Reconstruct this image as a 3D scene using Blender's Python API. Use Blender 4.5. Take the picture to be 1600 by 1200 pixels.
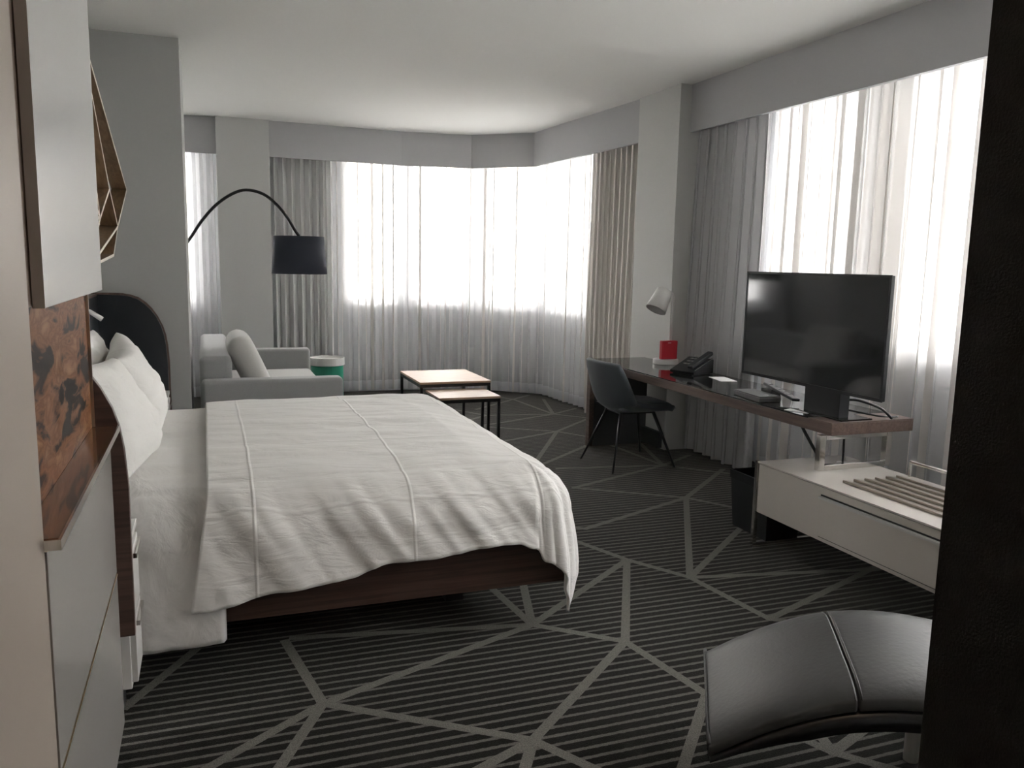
import bpy, bmesh, math, random
from mathutils import Vector, Matrix, noise
for o in list(bpy.data.objects): bpy.data.objects.remove(o)
scene = bpy.context.scene
COL = scene.collection
random.seed(7)
PI = math.pi

# ------------------------------------------------------------------ camera
cam_d = bpy.data.cameras.new('camera'); cam = bpy.data.objects.new('camera', cam_d); COL.objects.link(cam)
cam_d.sensor_width = 36; cam_d.lens = 1290.2/1600*36; cam_d.clip_start = .02
yaw, pitch, roll = .35546, .14547, .01958
fw = Vector((math.sin(yaw)*math.cos(pitch), math.cos(yaw)*math.cos(pitch), -math.sin(pitch)))
rt = Vector((math.cos(yaw), -math.sin(yaw), 0)); up = rt.cross(fw)
r2 = rt*math.cos(roll)+up*math.sin(roll); u2 = up*math.cos(roll)-rt*math.sin(roll)
m = Matrix((r2, u2, -fw)).transposed().to_4x4(); m.translation = (0, 0, 1.5)
cam.matrix_world = m
scene.camera = cam
# ------------------------------------------------------------------ world: bright overcast daylight
w = bpy.data.worlds.new('overcast'); scene.world = w; w.use_nodes = True
bg = w.node_tree.nodes['Background']; bg.inputs[0].default_value = (1, .985, .965, 1); bg.inputs[1].default_value = 8.0
# ------------------------------------------------------------------ view
vs = scene.view_settings
vs.view_transform = 'Standard'; vs.look = 'None'; vs.gamma = 1; vs.use_curve_mapping = False
vs.exposure = 1.65
# light portals in the window openings (they only guide the sky light)
def portal(p0, p1, z0, z1, name):
    L = bpy.data.lights.new(name, 'AREA'); L.shape = 'RECTANGLE'
    d = Vector((p1[0]-p0[0], p1[1]-p0[1], 0)); L.size = d.length; L.size_y = z1-z0
    L.cycles.is_portal = True
    o = bpy.data.objects.new(name, L); COL.objects.link(o)
    x = d.normalized(); z = Vector((-d.y, d.x, 0)).normalized(); z = -z   # room lies on the right of p0->p1
    # area lamps shine along -Z: -Z must point into the room
    zz = -z; y = zz.cross(x)
    mm = Matrix((x, y, zz)).transposed().to_4x4()
    mm.translation = ((p0[0]+p1[0])/2, (p0[1]+p1[1])/2, (z0+z1)/2)
    o.matrix_world = mm
    return o

# ================================================================== materials
def mat(name, col, rough=.6, metal=0, spec=.5, noise_amt=0, noise_scale=20, bump=0, bump_scale=80, sheen=0, coat=0):
    M = bpy.data.materials.new(name); M.use_nodes = True
    nt = M.node_tree; b = nt.nodes['Principled BSDF']
    b.inputs['Base Color'].default_value = (*col, 1); b.inputs['Roughness'].default_value = rough
    b.inputs['Metallic'].default_value = metal; b.inputs['Specular IOR Level'].default_value = spec
    b.inputs['Coat Weight'].default_value = coat; b.inputs['Coat Roughness'].default_value = .05
    b.inputs['Sheen Weight'].default_value = sheen
    g = nt.nodes.new('ShaderNodeNewGeometry')
    if noise_amt:
        n = nt.nodes.new('ShaderNodeTexNoise'); n.inputs['Scale'].default_value = noise_scale; n.inputs['Detail'].default_value = 3
        nt.links.new(g.outputs['Position'], n.inputs['Vector'])
        r = nt.nodes.new('ShaderNodeMapRange'); r.inputs[3].default_value = 1-noise_amt; r.inputs[4].default_value = 1+noise_amt
        nt.links.new(n.outputs[0], r.inputs[0])
        v = nt.nodes.new('ShaderNodeVectorMath'); v.operation = 'SCALE'; v.inputs[0].default_value = col
        nt.links.new(r.outputs[0], v.inputs['Scale']); nt.links.new(v.outputs[0], b.inputs['Base Color'])
    if bump:
        n = nt.nodes.new('ShaderNodeTexNoise'); n.inputs['Scale'].default_value = bump_scale; n.inputs['Detail'].default_value = 4
        nt.links.new(g.outputs['Position'], n.inputs['Vector'])
        bp = nt.nodes.new('ShaderNodeBump'); bp.inputs['Strength'].default_value = bump; bp.inputs['Distance'].default_value = .01
        nt.links.new(n.outputs[0], bp.inputs['Height']); nt.links.new(bp.outputs[0], b.inputs['Normal'])
    return M

def wood(name, c1, c2, rough=.45, stretch=(2, 30, 30), coat=0):
    M = bpy.data.materials.new(name); M.use_nodes = True
    nt = M.node_tree; b = nt.nodes['Principled BSDF']; b.inputs['Roughness'].default_value = rough
    b.inputs['Coat Weight'].default_value = coat
    g = nt.nodes.new('ShaderNodeNewGeometry')
    mp = nt.nodes.new('ShaderNodeMapping'); mp.inputs['Scale'].default_value = stretch
    n = nt.nodes.new('ShaderNodeTexNoise'); n.inputs['Scale'].default_value = 2.2; n.inputs['Detail'].default_value = 5; n.inputs['Distortion'].default_value = .6
    cr = nt.nodes.new('ShaderNodeValToRGB'); cr.color_ramp.elements[0].position = .35; cr.color_ramp.elements[1].position = .68
    cr.color_ramp.elements[0].color = (*c1, 1); cr.color_ramp.elements[1].color = (*c2, 1)
    nt.links.new(g.outputs['Position'], mp.inputs[0]); nt.links.new(mp.outputs[0], n.inputs['Vector'])
    nt.links.new(n.outputs[0], cr.inputs[0]); nt.links.new(cr.outputs[0], b.inputs['Base Color'])
    return M

def sheer(name, col, transp, diffuse_part=.45):
    M = bpy.data.materials.new(name); M.use_nodes = True
    nt = M.node_tree; nt.nodes.clear()
    out = nt.nodes.new('ShaderNodeOutputMaterial')
    tr = nt.nodes.new('ShaderNodeBsdfTransparent'); tl = nt.nodes.new('ShaderNodeBsdfTranslucent'); df = nt.nodes.new('ShaderNodeBsdfDiffuse')
    tl.inputs[0].default_value = (*col, 1); df.inputs[0].default_value = (*col, 1)
    m1 = nt.nodes.new('ShaderNodeMixShader'); m2 = nt.nodes.new('ShaderNodeMixShader')
    m1.inputs[0].default_value = diffuse_part; nt.links.new(tl.outputs[0], m1.inputs[1]); nt.links.new(df.outputs[0], m1.inputs[2])
    # woven threads: a fold seen edge-on covers more than one seen face-on
    lw = nt.nodes.new('ShaderNodeLayerWeight'); lw.inputs[0].default_value = .35
    mr = nt.nodes.new('ShaderNodeMapRange'); mr.inputs[3].default_value = 1-transp; mr.inputs[4].default_value = min(1, 1-transp*.55)
    nt.links.new(lw.outputs['Facing'], mr.inputs[0]); nt.links.new(mr.outputs[0], m2.inputs[0])
    nt.links.new(tr.outputs[0], m2.inputs[1]); nt.links.new(m1.outputs[0], m2.inputs[2])
    nt.links.new(m2.outputs[0], out.inputs[0])
    return M

def glass(name):
    M = bpy.data.materials.new(name); M.use_nodes = True
    nt = M.node_tree; nt.nodes.clear()
    out = nt.nodes.new('ShaderNodeOutputMaterial')
    tr = nt.nodes.new('ShaderNodeBsdfTransparent'); gl = nt.nodes.new('ShaderNodeBsdfGlossy')
    tr.inputs[0].default_value = (.955, .955, .955, 1); gl.inputs['Roughness'].default_value = .02
    fr = nt.nodes.new('ShaderNodeFresnel'); fr.inputs[0].default_value = 1.45
    mx = nt.nodes.new('ShaderNodeMixShader')
    nt.links.new(fr.outputs[0], mx.inputs[0]); nt.links.new(tr.outputs[0], mx.inputs[1]); nt.links.new(gl.outputs[0], mx.inputs[2])
    nt.links.new(mx.outputs[0], out.inputs[0])
    return M

def carpet_mat(name, striped):
    M = bpy.data.materials.new(name); M.use_nodes = True
    nt = M.node_tree; b = nt.nodes['Principled BSDF']; b.inputs['Roughness'].default_value = .95; b.inputs['Specular IOR Level'].default_value = .1
    L = nt.links.new
    b.inputs['Sheen Weight'].default_value = .24; b.inputs['Sheen Roughness'].default_value = .30; b.inputs['Sheen Tint'].default_value = (.9, .88, .82, 1)
    g = nt.nodes.new('ShaderNodeNewGeometry')
    n = nt.nodes.new('ShaderNodeTexNoise'); n.inputs['Scale'].default_value = 260; n.inputs['Detail'].default_value = 2
    L(g.outputs['Position'], n.inputs['Vector'])
    light = (.150, .145, .130); dark = (.011, .010, .009)
    if striped:
        sx = nt.nodes.new('ShaderNodeSeparateXYZ'); L(g.outputs['Position'], sx.inputs[0])
        n2 = nt.nodes.new('ShaderNodeTexNoise'); n2.inputs['Scale'].default_value = 60; L(g.outputs['Position'], n2.inputs['Vector'])
        ad = nt.nodes.new('ShaderNodeMath'); ad.operation = 'MULTIPLY_ADD'; ad.inputs[1].default_value = .008
        L(n2.outputs[0], ad.inputs[0]); L(sx.outputs[1], ad.inputs[2])
        md = nt.nodes.new('ShaderNodeMath'); md.operation = 'PINGPONG'; md.inputs[1].default_value = .0235; L(ad.outputs[0], md.inputs[0])
        rp = nt.nodes.new('ShaderNodeMapRange'); rp.inputs[1].default_value = .0055; rp.inputs[2].default_value = .0085
        rp.inputs[3].default_value = 1; rp.inputs[4].default_value = 0; L(md.outputs[0], rp.inputs[0])
        mx = nt.nodes.new('ShaderNodeMix'); mx.data_type = 'RGBA'
        mx.inputs[6].default_value = (*dark, 1); mx.inputs[7].default_value = (*[c*.8 for c in light], 1)
        L(rp.outputs[0], mx.inputs[0]); src = mx.outputs[2]
    else:
        rgb = nt.nodes.new('ShaderNodeRGB'); rgb.outputs[0].default_value = (*light, 1); src = rgb.outputs[0]
    mr = nt.nodes.new('ShaderNodeMapRange'); mr.inputs[1].default_value = .3; mr.inputs[2].default_value = .7; mr.inputs[3].default_value = .62; mr.inputs[4].default_value = 1.38
    L(n.outputs[0], mr.inputs[0])
    sc = nt.nodes.new('ShaderNodeVectorMath'); sc.operation = 'SCALE'; L(src, sc.inputs[0]); L(mr.outputs[0], sc.inputs['Scale'])
    L(sc.outputs[0], b.inputs['Base Color'])
    bp = nt.nodes.new('ShaderNodeBump'); bp.inputs['Strength'].default_value = .5; bp.inputs['Distance'].default_value = .004
    L(n.outputs[0], bp.inputs['Height']); L(bp.outputs[0], b.inputs['Normal'])
    return M

def linen_mat(name, col, xs=(), ys=(), amp=.25, scale=(5, 16, 16)):
    """cotton with fine wrinkles and ironed crease lines at world x in xs / y in ys"""
    M = bpy.data.materials.new(name); M.use_nodes = True
    nt = M.node_tree; L = nt.links.new; b = nt.nodes['Principled BSDF']
    b.inputs['Base Color'].default_value = (*col, 1); b.inputs['Roughness'].default_value = .75; b.inputs['Specular IOR Level'].default_value = .25
    b.inputs['Sheen Weight'].default_value = .15
    g = nt.nodes.new('ShaderNodeNewGeometry'); sp = nt.nodes.new('ShaderNodeSeparateXYZ'); L(g.outputs['Position'], sp.inputs[0])
    mp = nt.nodes.new('ShaderNodeMapping'); mp.inputs['Scale'].default_value = scale; L(g.outputs['Position'], mp.inputs[0])
    n = nt.nodes.new('ShaderNodeTexNoise'); n.inputs['Scale'].default_value = 1.1; n.inputs['Detail'].default_value = 4; n.inputs['Distortion'].default_value = .8
    L(mp.outputs[0], n.inputs['Vector'])
    h = n.outputs[0]
    nn = nt.nodes.new('ShaderNodeMath'); nn.operation = 'MULTIPLY'; nn.inputs[1].default_value = .8; L(h, nn.inputs[0]); h = nn.outputs[0]
    nw = nt.nodes.new('ShaderNodeTexNoise'); nw.inputs['Scale'].default_value = 3; L(g.outputs['Position'], nw.inputs['Vector'])
    for axis, vals in ((0, xs), (1, ys)):
        for v in vals:
            wv = nt.nodes.new('ShaderNodeMath'); wv.operation = 'MULTIPLY_ADD'; wv.inputs[1].default_value = .012; L(nw.outputs[0], wv.inputs[0]); L(sp.outputs[axis], wv.inputs[2])
            c = nt.nodes.new('ShaderNodeMath'); c.operation = 'SUBTRACT'; c.inputs[1].default_value = v+.006; L(wv.outputs[0], c.inputs[0])
            a = nt.nodes.new('ShaderNodeMath'); a.operation = 'ABSOLUTE'; L(c.outputs[0], a.inputs[0])
            r = nt.nodes.new('ShaderNodeMapRange'); r.interpolation_type = 'SMOOTHSTEP'
            r.inputs[1].default_value = 0; r.inputs[2].default_value = .009; r.inputs[3].default_value = .2; r.inputs[4].default_value = 0
            L(a.outputs[0], r.inputs[0])
            s = nt.nodes.new('ShaderNodeMath'); s.operation = 'ADD'; L(h, s.inputs[0]); L(r.outputs[0], s.inputs[1]); h = s.outputs[0]
    bp = nt.nodes.new('ShaderNodeBump'); bp.inputs['Strength'].default_value = amp; bp.inputs['Distance'].default_value = .02
    L(h, bp.inputs['Height']); L(bp.outputs[0], b.inputs['Normal'])
    return M

def amber_mat(name):
    """glossy amber collage print: rust, ochre and dark blotches"""
    M = bpy.data.materials.new(name); M.use_nodes = True
    nt = M.node_tree; L = nt.links.new; b = nt.nodes['Principled BSDF']
    b.inputs['Roughness'].default_value = .45; b.inputs['Specular IOR Level'].default_value = .12
    g = nt.nodes.new('ShaderNodeNewGeometry'); mp = nt.nodes.new('ShaderNodeMapping'); mp.inputs['Scale'].default_value = (1, .30, 1); L(g.outputs['Position'], mp.inputs[0])
    n = nt.nodes.new('ShaderNodeTexNoise'); n.inputs['Scale'].default_value = 17; n.inputs['Detail'].default_value = 8; n.inputs['Distortion'].default_value = .5
    L(mp.outputs[0], n.inputs['Vector'])
    cr = nt.nodes.new('ShaderNodeValToRGB'); e = cr.color_ramp.elements
    e[0].position = .30; e[0].color = (.006, .003, .002, 1); e[1].position = .75; e[1].color = (.42, .25, .13, 1)
    for p, c in ((.42, (.014, .006, .004, 1)), (.445, (.11, .042, .020, 1)), (.50, (.24, .105, .045, 1)), (.55, (.16, .058, .022, 1)), (.62, (.27, .135, .065, 1))):
        k = e.new(p); k.color = c
    cr.color_ramp.interpolation = 'LINEAR'
    L(n.outputs[0], cr.inputs[0]); L(cr.outputs[0], b.inputs['Base Color'])
    return M

MT = {}
MT['wall'] = mat('grey_wall_paint', (.62, .62, .61), .8, bump=.05, bump_scale=200)
MT['accent'] = mat('dark_grey_wall_paint', (.46, .465, .45), .8, bump=.05, bump_scale=200)
MT['valance'] = mat('valance_paint', (.50, .50, .51), .8, bump=.04, bump_scale=200)
MT['pier'] = mat('light_pier_paint', (.62, .62, .60), .75, bump=.04, bump_scale=200)
MT['ceil'] = mat('ceiling_paint', (.82, .82, .79), .85, bump=.05, bump_scale=150)
MT['cream'] = mat('cream_laminate', (.40, .345, .295), .45, spec=.4)
MT['cab'] = mat('satin_grey_lacquer', (.36, .345, .325), .22, spec=.5)
MT['cabdoor'] = mat('lit_grey_lacquer', (.62, .615, .60), .22, spec=.5)  # lighter copy of the drawer lacquer, window reflection put into the colour
MT['cabside'] = mat('taupe_laminate', (.20, .145, .115), .5)
MT['darkwall'] = mat('dark_textured_panel', (.008, .007, .0065), .6, spec=.2, noise_amt=.3, noise_scale=120, bump=.15, bump_scale=300)
MT['carpet'] = carpet_mat('striped_carpet', True)
MT['carpet_line'] = carpet_mat('carpet_line', False)
MT['white_frame'] = mat('white_window_frame', (.72, .73, .74), .4)
MT['apron'] = mat('white_sill_wall', (.84, .85, .87), .7)
MT['glass'] = glass('window_glass')
MT['sheer'] = sheer('sheer_voile', (.94, .94, .95), .44, .40)
MT['fold_shade'] = sheer('fold_shade_voile', (.86, .83, .80), .0, .925)  # dimmer opaque voile, fold shading put into the colour
MT['hem'] = sheer('sheer_hem', (.88, .88, .90), .15)
MT['drape'] = sheer('grey_drape', (.80, .80, .79), .0, .62)
MT['drape2'] = sheer('slate_drape', (.60, .60, .61), .0, .95)
MT['drape3'] = sheer('ivory_drape', (.80, .77, .73), .0, .88)
MT['duvet'] = linen_mat('white_duvet_cotton', (.86, .845, .82), xs=(.14, .72, 1.26), ys=(3.03, 3.62, 4.35, 4.9), amp=.55)
MT['sheet'] = linen_mat('white_sheet_cotton', (.84, .825, .80), amp=.6, scale=(8, 5, 6))
MT['pillow'] = linen_mat('white_pillow_cotton', (.88, .87, .84), amp=.5)
MT['mattress'] = mat('mattress_ticking', (.7, .7, .68), .9)
MT['walnut'] = wood('dark_walnut', (.055, .030, .024), (.105, .060, .046), .4, (1.2, 30, 30))
MT['deskwood'] = wood('desk_walnut', (.105, .072, .060), (.165, .115, .098), .35, (30, 1.2, 30))
MT['oak'] = wood('light_oak', (.50, .33, .22), (.66, .47, .34), .4, (3, 40, 40))
MT['trimwood'] = wood('headboard_trim_wood', (.10, .062, .048), (.17, .11, .085), .4, (20, 20, 2))
MT['leather'] = mat('black_leather', (.036, .036, .036), .46, spec=.55, bump=.12, bump_scale=60, noise_amt=.15, noise_scale=8)
MT['hbleather'] = mat('headboard_leather', (.014, .017, .022), .42, spec=.5, bump=.08, bump_scale=90)
MT['black'] = mat('black_metal', (.012, .012, .014), .35, spec=.5)
MT['blackplastic'] = mat('black_plastic', (.010, .011, .013), .4, spec=.3)
MT['screen'] = mat('dark_screen', (.008, .009, .011), .07, spec=.6)
MT['chrome'] = mat('chrome', (.72, .70, .67), .12, metal=1)
MT['steel'] = mat('brushed_steel', (.62, .61, .59), .28, metal=1)
MT['brass'] = mat('pale_brass', (.75, .62, .42), .3, metal=1)
MT['artwood'] = wood('sculpture_wood', (.17, .105, .055), (.27, .175, .10), .5, (20, 5, 5))
MT['artedge_lit'] = mat('window_lit_edge', (.72, .66, .56), .45)  # window light on the front edges, put into the colour
MT['fabric'] = mat('grey_upholstery', (.36, .365, .36), .9, sheen=.3, bump=.2, bump_scale=400, noise_amt=.12, noise_scale=150)
MT['fabric2'] = mat('pale_grey_upholstery', (.53, .525, .50), .9, sheen=.3, bump=.2, bump_scale=400, noise_amt=.1, noise_scale=150)
MT['chairfab'] = mat('slate_blue_upholstery', (.060, .073, .086), .7, sheen=.2, bump=.15, bump_scale=400)
MT['shade'] = mat('navy_lampshade', (.030, .036, .052), .8, noise_amt=.12, noise_scale=200)
MT['shade_in'] = mat('shade_lining', (.6, .58, .55), .8)
MT['white'] = mat('white_lacquer', (.74, .73, .71), .3)
MT['green'] = mat('green_lacquer', (.03, .27, .17), .35)
MT['red'] = mat('red_card', (.50, .015, .030), .4)
MT['redmark'] = mat('pale_print', (.75, .55, .55), .5)
MT['blackglass'] = mat('black_glass', (.012, .012, .012), .06, spec=.6)
MT['credenza'] = mat('warm_white_lacquer', (.62, .585, .54), .22, spec=.5, coat=.3)
MT['slat'] = mat('bronze_slat', (.30, .26, .22), .3, metal=.6)
MT['paper'] = mat('white_paper', (.80, .80, .80), .6)
MT['amber'] = amber_mat('amber_print')
MT['countertop'] = wood('glossy_brown_counter', (.14, .070, .040), (.22, .12, .075), .10, (10, 2, 10), .4)
MT['panelgrey'] = mat('slate_laminate', (.055, .058, .062), .5)
MT['bin'] = mat('black_bin', (.010, .011, .013), .45)
MT['facade'] = mat('pale_facade', (.70, .69, .66), .8, noise_amt=.06, noise_scale=2)
MT['facade2'] = mat('beige_facade', (.62, .57, .50), .8, noise_amt=.06, noise_scale=2)
MT['facwin'] = mat('facade_window_glass', (.10, .12, .14), .1)
MT['street'] = mat('street_asphalt', (.30, .30, .30), .9)

# ================================================================== mesh helpers
class MB:
    def __init__(s): s.v = []; s.f = []; s.mi = []; s.cur = 0
    def add(s, vs, fs):
        o = len(s.v); s.v += [Vector(p) for p in vs]
        for f in fs: s.f.append([i+o for i in f]); s.mi.append(s.cur)
        return s
    def box(s, a, b):
        x0, y0, z0 = a; x1, y1, z1 = b
        if x0 > x1: x0, x1 = x1, x0
        if y0 > y1: y0, y1 = y1, y0
        if z0 > z1: z0, z1 = z1, z0
        return s.add([(x0,y0,z0),(x1,y0,z0),(x1,y1,z0),(x0,y1,z0),(x0,y0,z1),(x1,y0,z1),(x1,y1,z1),(x0,y1,z1)],
                     [(0,3,2,1),(4,5,6,7),(0,1,5,4),(1,2,6,5),(2,3,7,6),(3,0,4,7)])
    def frustum(s, c, a, b, z0, z1):      # a,b: half sizes bottom / top
        v = []
        for (hx, hy), z in ((a, z0), (b, z1)):
            v += [(c[0]-hx, c[1]-hy, z), (c[0]+hx, c[1]-hy, z), (c[0]+hx, c[1]+hy, z), (c[0]-hx, c[1]+hy, z)]
        return s.add(v, [(0,3,2,1),(4,5,6,7),(0,1,5,4),(1,2,6,5),(2,3,7,6),(3,0,4,7)])
    def prism(s, poly, axis, a, b):       # poly of 2-D points, extruded along axis
        def P(p, h):
            return {'x': (h, p[0], p[1]), 'y': (p[0], h, p[1]), 'z': (p[0], p[1], h)}[axis]
        n = len(poly); v = [P(p, a) for p in poly]+[P(p, b) for p in poly]
        f = [list(range(n)), list(range(2*n-1, n-1, -1))]
        for i in range(n): j = (i+1) % n; f.append([i, i+n, j+n, j])
        return s.add(v, f)
    def tube(s, pts, r, n=10, caps=True):
        pts = [Vector(p) for p in pts]; rs = r if isinstance(r, (list, tuple)) else [r]*len(pts)
        rings = []; prev = None
        for i, p in enumerate(pts):
            t = (pts[min(i+1, len(pts)-1)]-pts[max(i-1, 0)]).normalized()
            if prev is None:
                a = Vector((0, 0, 1)) if abs(t.z) < .9 else Vector((1, 0, 0)); u = t.cross(a).normalized()
            else:
                u = prev-t*prev.dot(t); u = u.normalized()
            prev = u; w_ = t.cross(u)
            rings.append([p+(u*math.cos(2*PI*k/n)+w_*math.sin(2*PI*k/n))*rs[i] for k in range(n)])
        v = [q for R_ in rings for q in R_]; f = []
        for i in range(len(pts)-1):
            for k in range(n):
                k2 = (k+1) % n; f.append((i*n+k, i*n+k2, (i+1)*n+k2, (i+1)*n+k))
        if caps: f.append(list(range(n))[::-1]); f.append([(len(pts)-1)*n+k for k in range(n)])
        return s.add(v, f)
    def beam(s, p, q, wdt, dep, normal):  # flat bar from p to q, wdt across, dep along normal
        p = Vector(p); q = Vector(q); t = (q-p).normalized(); nrm = Vector(normal).normalized(); a = t.cross(nrm).normalized()*wdt/2; d = nrm*dep
        v = [p-a, p+a, p+a+d, p-a+d, q-a, q+a, q+a+d, q-a+d]
        return s.add(v, [(0,1,2,3),(7,6,5,4),(0,4,5,1),(1,5,6,2),(2,6,7,3),(3,7,4,0)])
    def lathe(s, prof, c, n=32):          # prof: (r,z)
        v = []; f = []
        for r, z in prof:
            for k in range(n): v.append((c[0]+r*math.cos(2*PI*k/n), c[1]+r*math.sin(2*PI*k/n), c[2]+z))
        for i in range(len(prof)-1):
            for k in range(n):
                k2 = (k+1) % n; f.append((i*n+k, i*n+k2, (i+1)*n+k2, (i+1)*n+k))
        if prof[0][0] > 1e-5: f.append([k for k in range(n)][::-1])
        if prof[-1][0] > 1e-5: f.append([(len(prof)-1)*n+k for k in range(n)])
        return s.add(v, f)
    def grid(s, fn, nu, nv):
        v = [fn(i/nu, j/nv) for i in range(nu+1) for j in range(nv+1)]; f = []
        for i in range(nu):
            for j in range(nv):
                a = i*(nv+1)+j; f.append((a, a+nv+1, a+nv+2, a+1))
        return s.add(v, f)
    def xf(s, M):
        s.v = [M @ p for p in s.v]; return s
    def build(s, name, material, parent=None, smooth=False, bevel=0, seg=2, solid=0, sub=0, weld=False):
        if parent is None:
            xs = [p.x for p in s.v]; ys = [p.y for p in s.v]
            org = Vector(((min(xs)+max(xs))/2, (min(ys)+max(ys))/2, min(p.z for p in s.v)))
        else:
            org = parent.matrix_basis.translation.copy(); q = parent.parent
            while q is not None: org += q.matrix_basis.translation; q = q.parent
        me = bpy.data.meshes.new(name); me.from_pydata([tuple(p-org) for p in s.v], [], s.f)
        for m_ in (material if isinstance(material, (list, tuple)) else [material]): me.materials.append(MT[m_] if isinstance(m_, str) else m_)
        for p, k in zip(me.polygons, s.mi): p.material_index = k
        bm = bmesh.new(); bm.from_mesh(me)
        if weld: bmesh.ops.remove_doubles(bm, verts=bm.verts, dist=1e-5)
        bmesh.ops.recalc_face_normals(bm, faces=bm.faces)
        bm.to_mesh(me); bm.free()
        if smooth:
            me.polygons.foreach_set('use_smooth', [True]*len(me.polygons))
        o = bpy.data.objects.new(name, me); COL.objects.link(o)
        if parent is None: o.location = org
        else: o.parent = parent
        if solid: md = o.modifiers.new('solid', 'SOLIDIFY'); md.thickness = solid; md.offset = 0
        if bevel:
            md = o.modifiers.new('bevel', 'BEVEL'); md.width = bevel; md.segments = seg; md.limit_method = 'ANGLE'; md.angle_limit = .7
            if not smooth:
                me.polygons.foreach_set('use_smooth', [True]*len(me.polygons))
                md.harden_normals = True
        if sub: md = o.modifiers.new('sub', 'SUBSURF'); md.levels = sub; md.render_levels = sub
        return o

def B(*boxes):
    b = MB()
    for a, c in boxes: b.box(a, c)
    return b
def empty(name, loc):
    o = bpy.data.objects.new(name, None); COL.objects.link(o); o.location = loc; o.empty_display_size = .1; return o
def tag(o, label, cat, group=None):
    o['label'] = label; o['category'] = cat
    if group: o['group'] = group
    return o
def struct(o, label=None, cat=None):
    o['kind'] = 'structure'
    if label: o['label'] = label
    if cat: o['category'] = cat
    return o

# ================================================================== room shell
CE = 2.9; VB = 2.54      # ceiling, valance underside
SEG = [(3.25,7.54,3.17,8.49),(3.25,7.54,3.5,8.41),(3.25,7.54,3.6,7.78),(3.25,7.54,2.57,7.64),(3.25,7.54,2.30,7.13),(3.25,7.54,3.56,7.20),(3.17,8.49,2.57,7.98),(3.17,8.49,3.45,8.73),(3.17,8.49,2.95,8.9),(2.94,6.73,3.6,7.33),(2.94,6.73,2.33,7.13),(2.94,6.73,2.02,6.33),(2.94,6.73,2.2,5.5),(2.94,6.73,3.2,6.3),(2.2,5.5,2.91,6.09),(2.91,6.09,3.6,6.7),
(3.22,5.34,2.4,5.47),(3.22,5.34,2.3,4.95),(3.22,5.34,3.14,6.29),(3.22,5.34,3.47,6.21),(3.22,5.34,3.6,5.58),(3.22,5.34,3.6,4.95),(2.3,4.95,2.91,4.52),(2.91,4.52,3.6,5.11),(2.91,4.52,2.0,4.13),(2.91,4.52,3.17,4.1),(2.91,4.52,2.17,3.3),(2.17,3.3,2.88,3.88),(2.88,3.88,3.6,4.5),
(2.0,4.13,1.6,4.4),(1.8,4.1,1.99,3.61),(1.99,3.61,2.17,3.3),(2.17,3.3,2.24,2.78),(2.17,3.3,3.5,3.04),(2.24,2.78,3.3,3.19),(2.24,2.78,2.9,2.31),(1.99,3.61,1.24,3.04),(1.99,3.61,1.54,2.78),(1.24,3.04,1.16,3.99),(1.24,3.04,1.49,3.91),(1.24,3.04,.28,3.22),(1.24,3.04,.33,2.68),(1.24,3.04,1.54,2.78),(1.54,2.78,.93,2.25),(1.54,2.78,1.62,2.32),(1.62,2.32,1.1,1.74),
(.93,2.25,.33,2.68),(.93,2.25,.02,1.86),(.93,2.25,.2,1.03),(.93,2.25,1.19,1.82),(.33,2.68,.25,3.2),(.33,2.68,-.3,2.24),(.33,2.68,.0,2.05),(-.3,2.86,-.04,3.3),(1.8,1.89,1.87,2.12),(1.8,1.89,2.4,2.12),(1.8,1.89,2.1,1.55),(1.8,1.89,1.62,2.32),(.2,1.03,.9,1.6),(.2,1.03,.26,.5),(.2,1.03,-.3,1.3),(1.0,7.5,1.9,7.1),(1.9,7.1,2.02,6.33),(1.9,7.1,2.57,7.64),(1.2,6.0,2.02,6.33),(1.2,6.0,.4,6.2),(2.57,7.64,2.2,8.3),(2.2,8.3,1.3,8.5),(2.2,8.3,2.9,9.0)]
fl = MB(); fl.add([(-1.5,-1.4,0),(4.1,-1.4,0),(4.1,9.6,0),(-1.5,9.6,0),(-1.5,-1.4,-.1),(4.1,-1.4,-.1),(4.1,9.6,-.1),(-1.5,9.6,-.1)],
                  [(0,1,2,3),(7,6,5,4),(0,4,5,1),(1,5,6,2),(2,6,7,3),(3,7,4,0)])
fl.cur = 1
for i, (x0, y0, x1, y1) in enumerate(SEG):
    d = Vector((x1-x0, y1-y0, 0)); n = Vector((-d.y, d.x, 0)).normalized()*.0185; e = d.normalized()*.012
    p = Vector((x0, y0, .0006+i*4e-6))-e; q = Vector((x1, y1, .0006+i*4e-6))+e
    fl.add([p-n, q-n, q+n, p+n], [(0,1,2,3)])
floor = MB.build(fl, 'floor', ['carpet', 'carpet_line'])
struct(floor, 'dark striped carpet with pale geometric lines', 'floor')

struct(B(((-1.5,-1.4,CE),(4.3,9.7,CE+.12))).build('ceiling', 'ceil'), 'smooth pale painted ceiling', 'ceiling')

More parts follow.
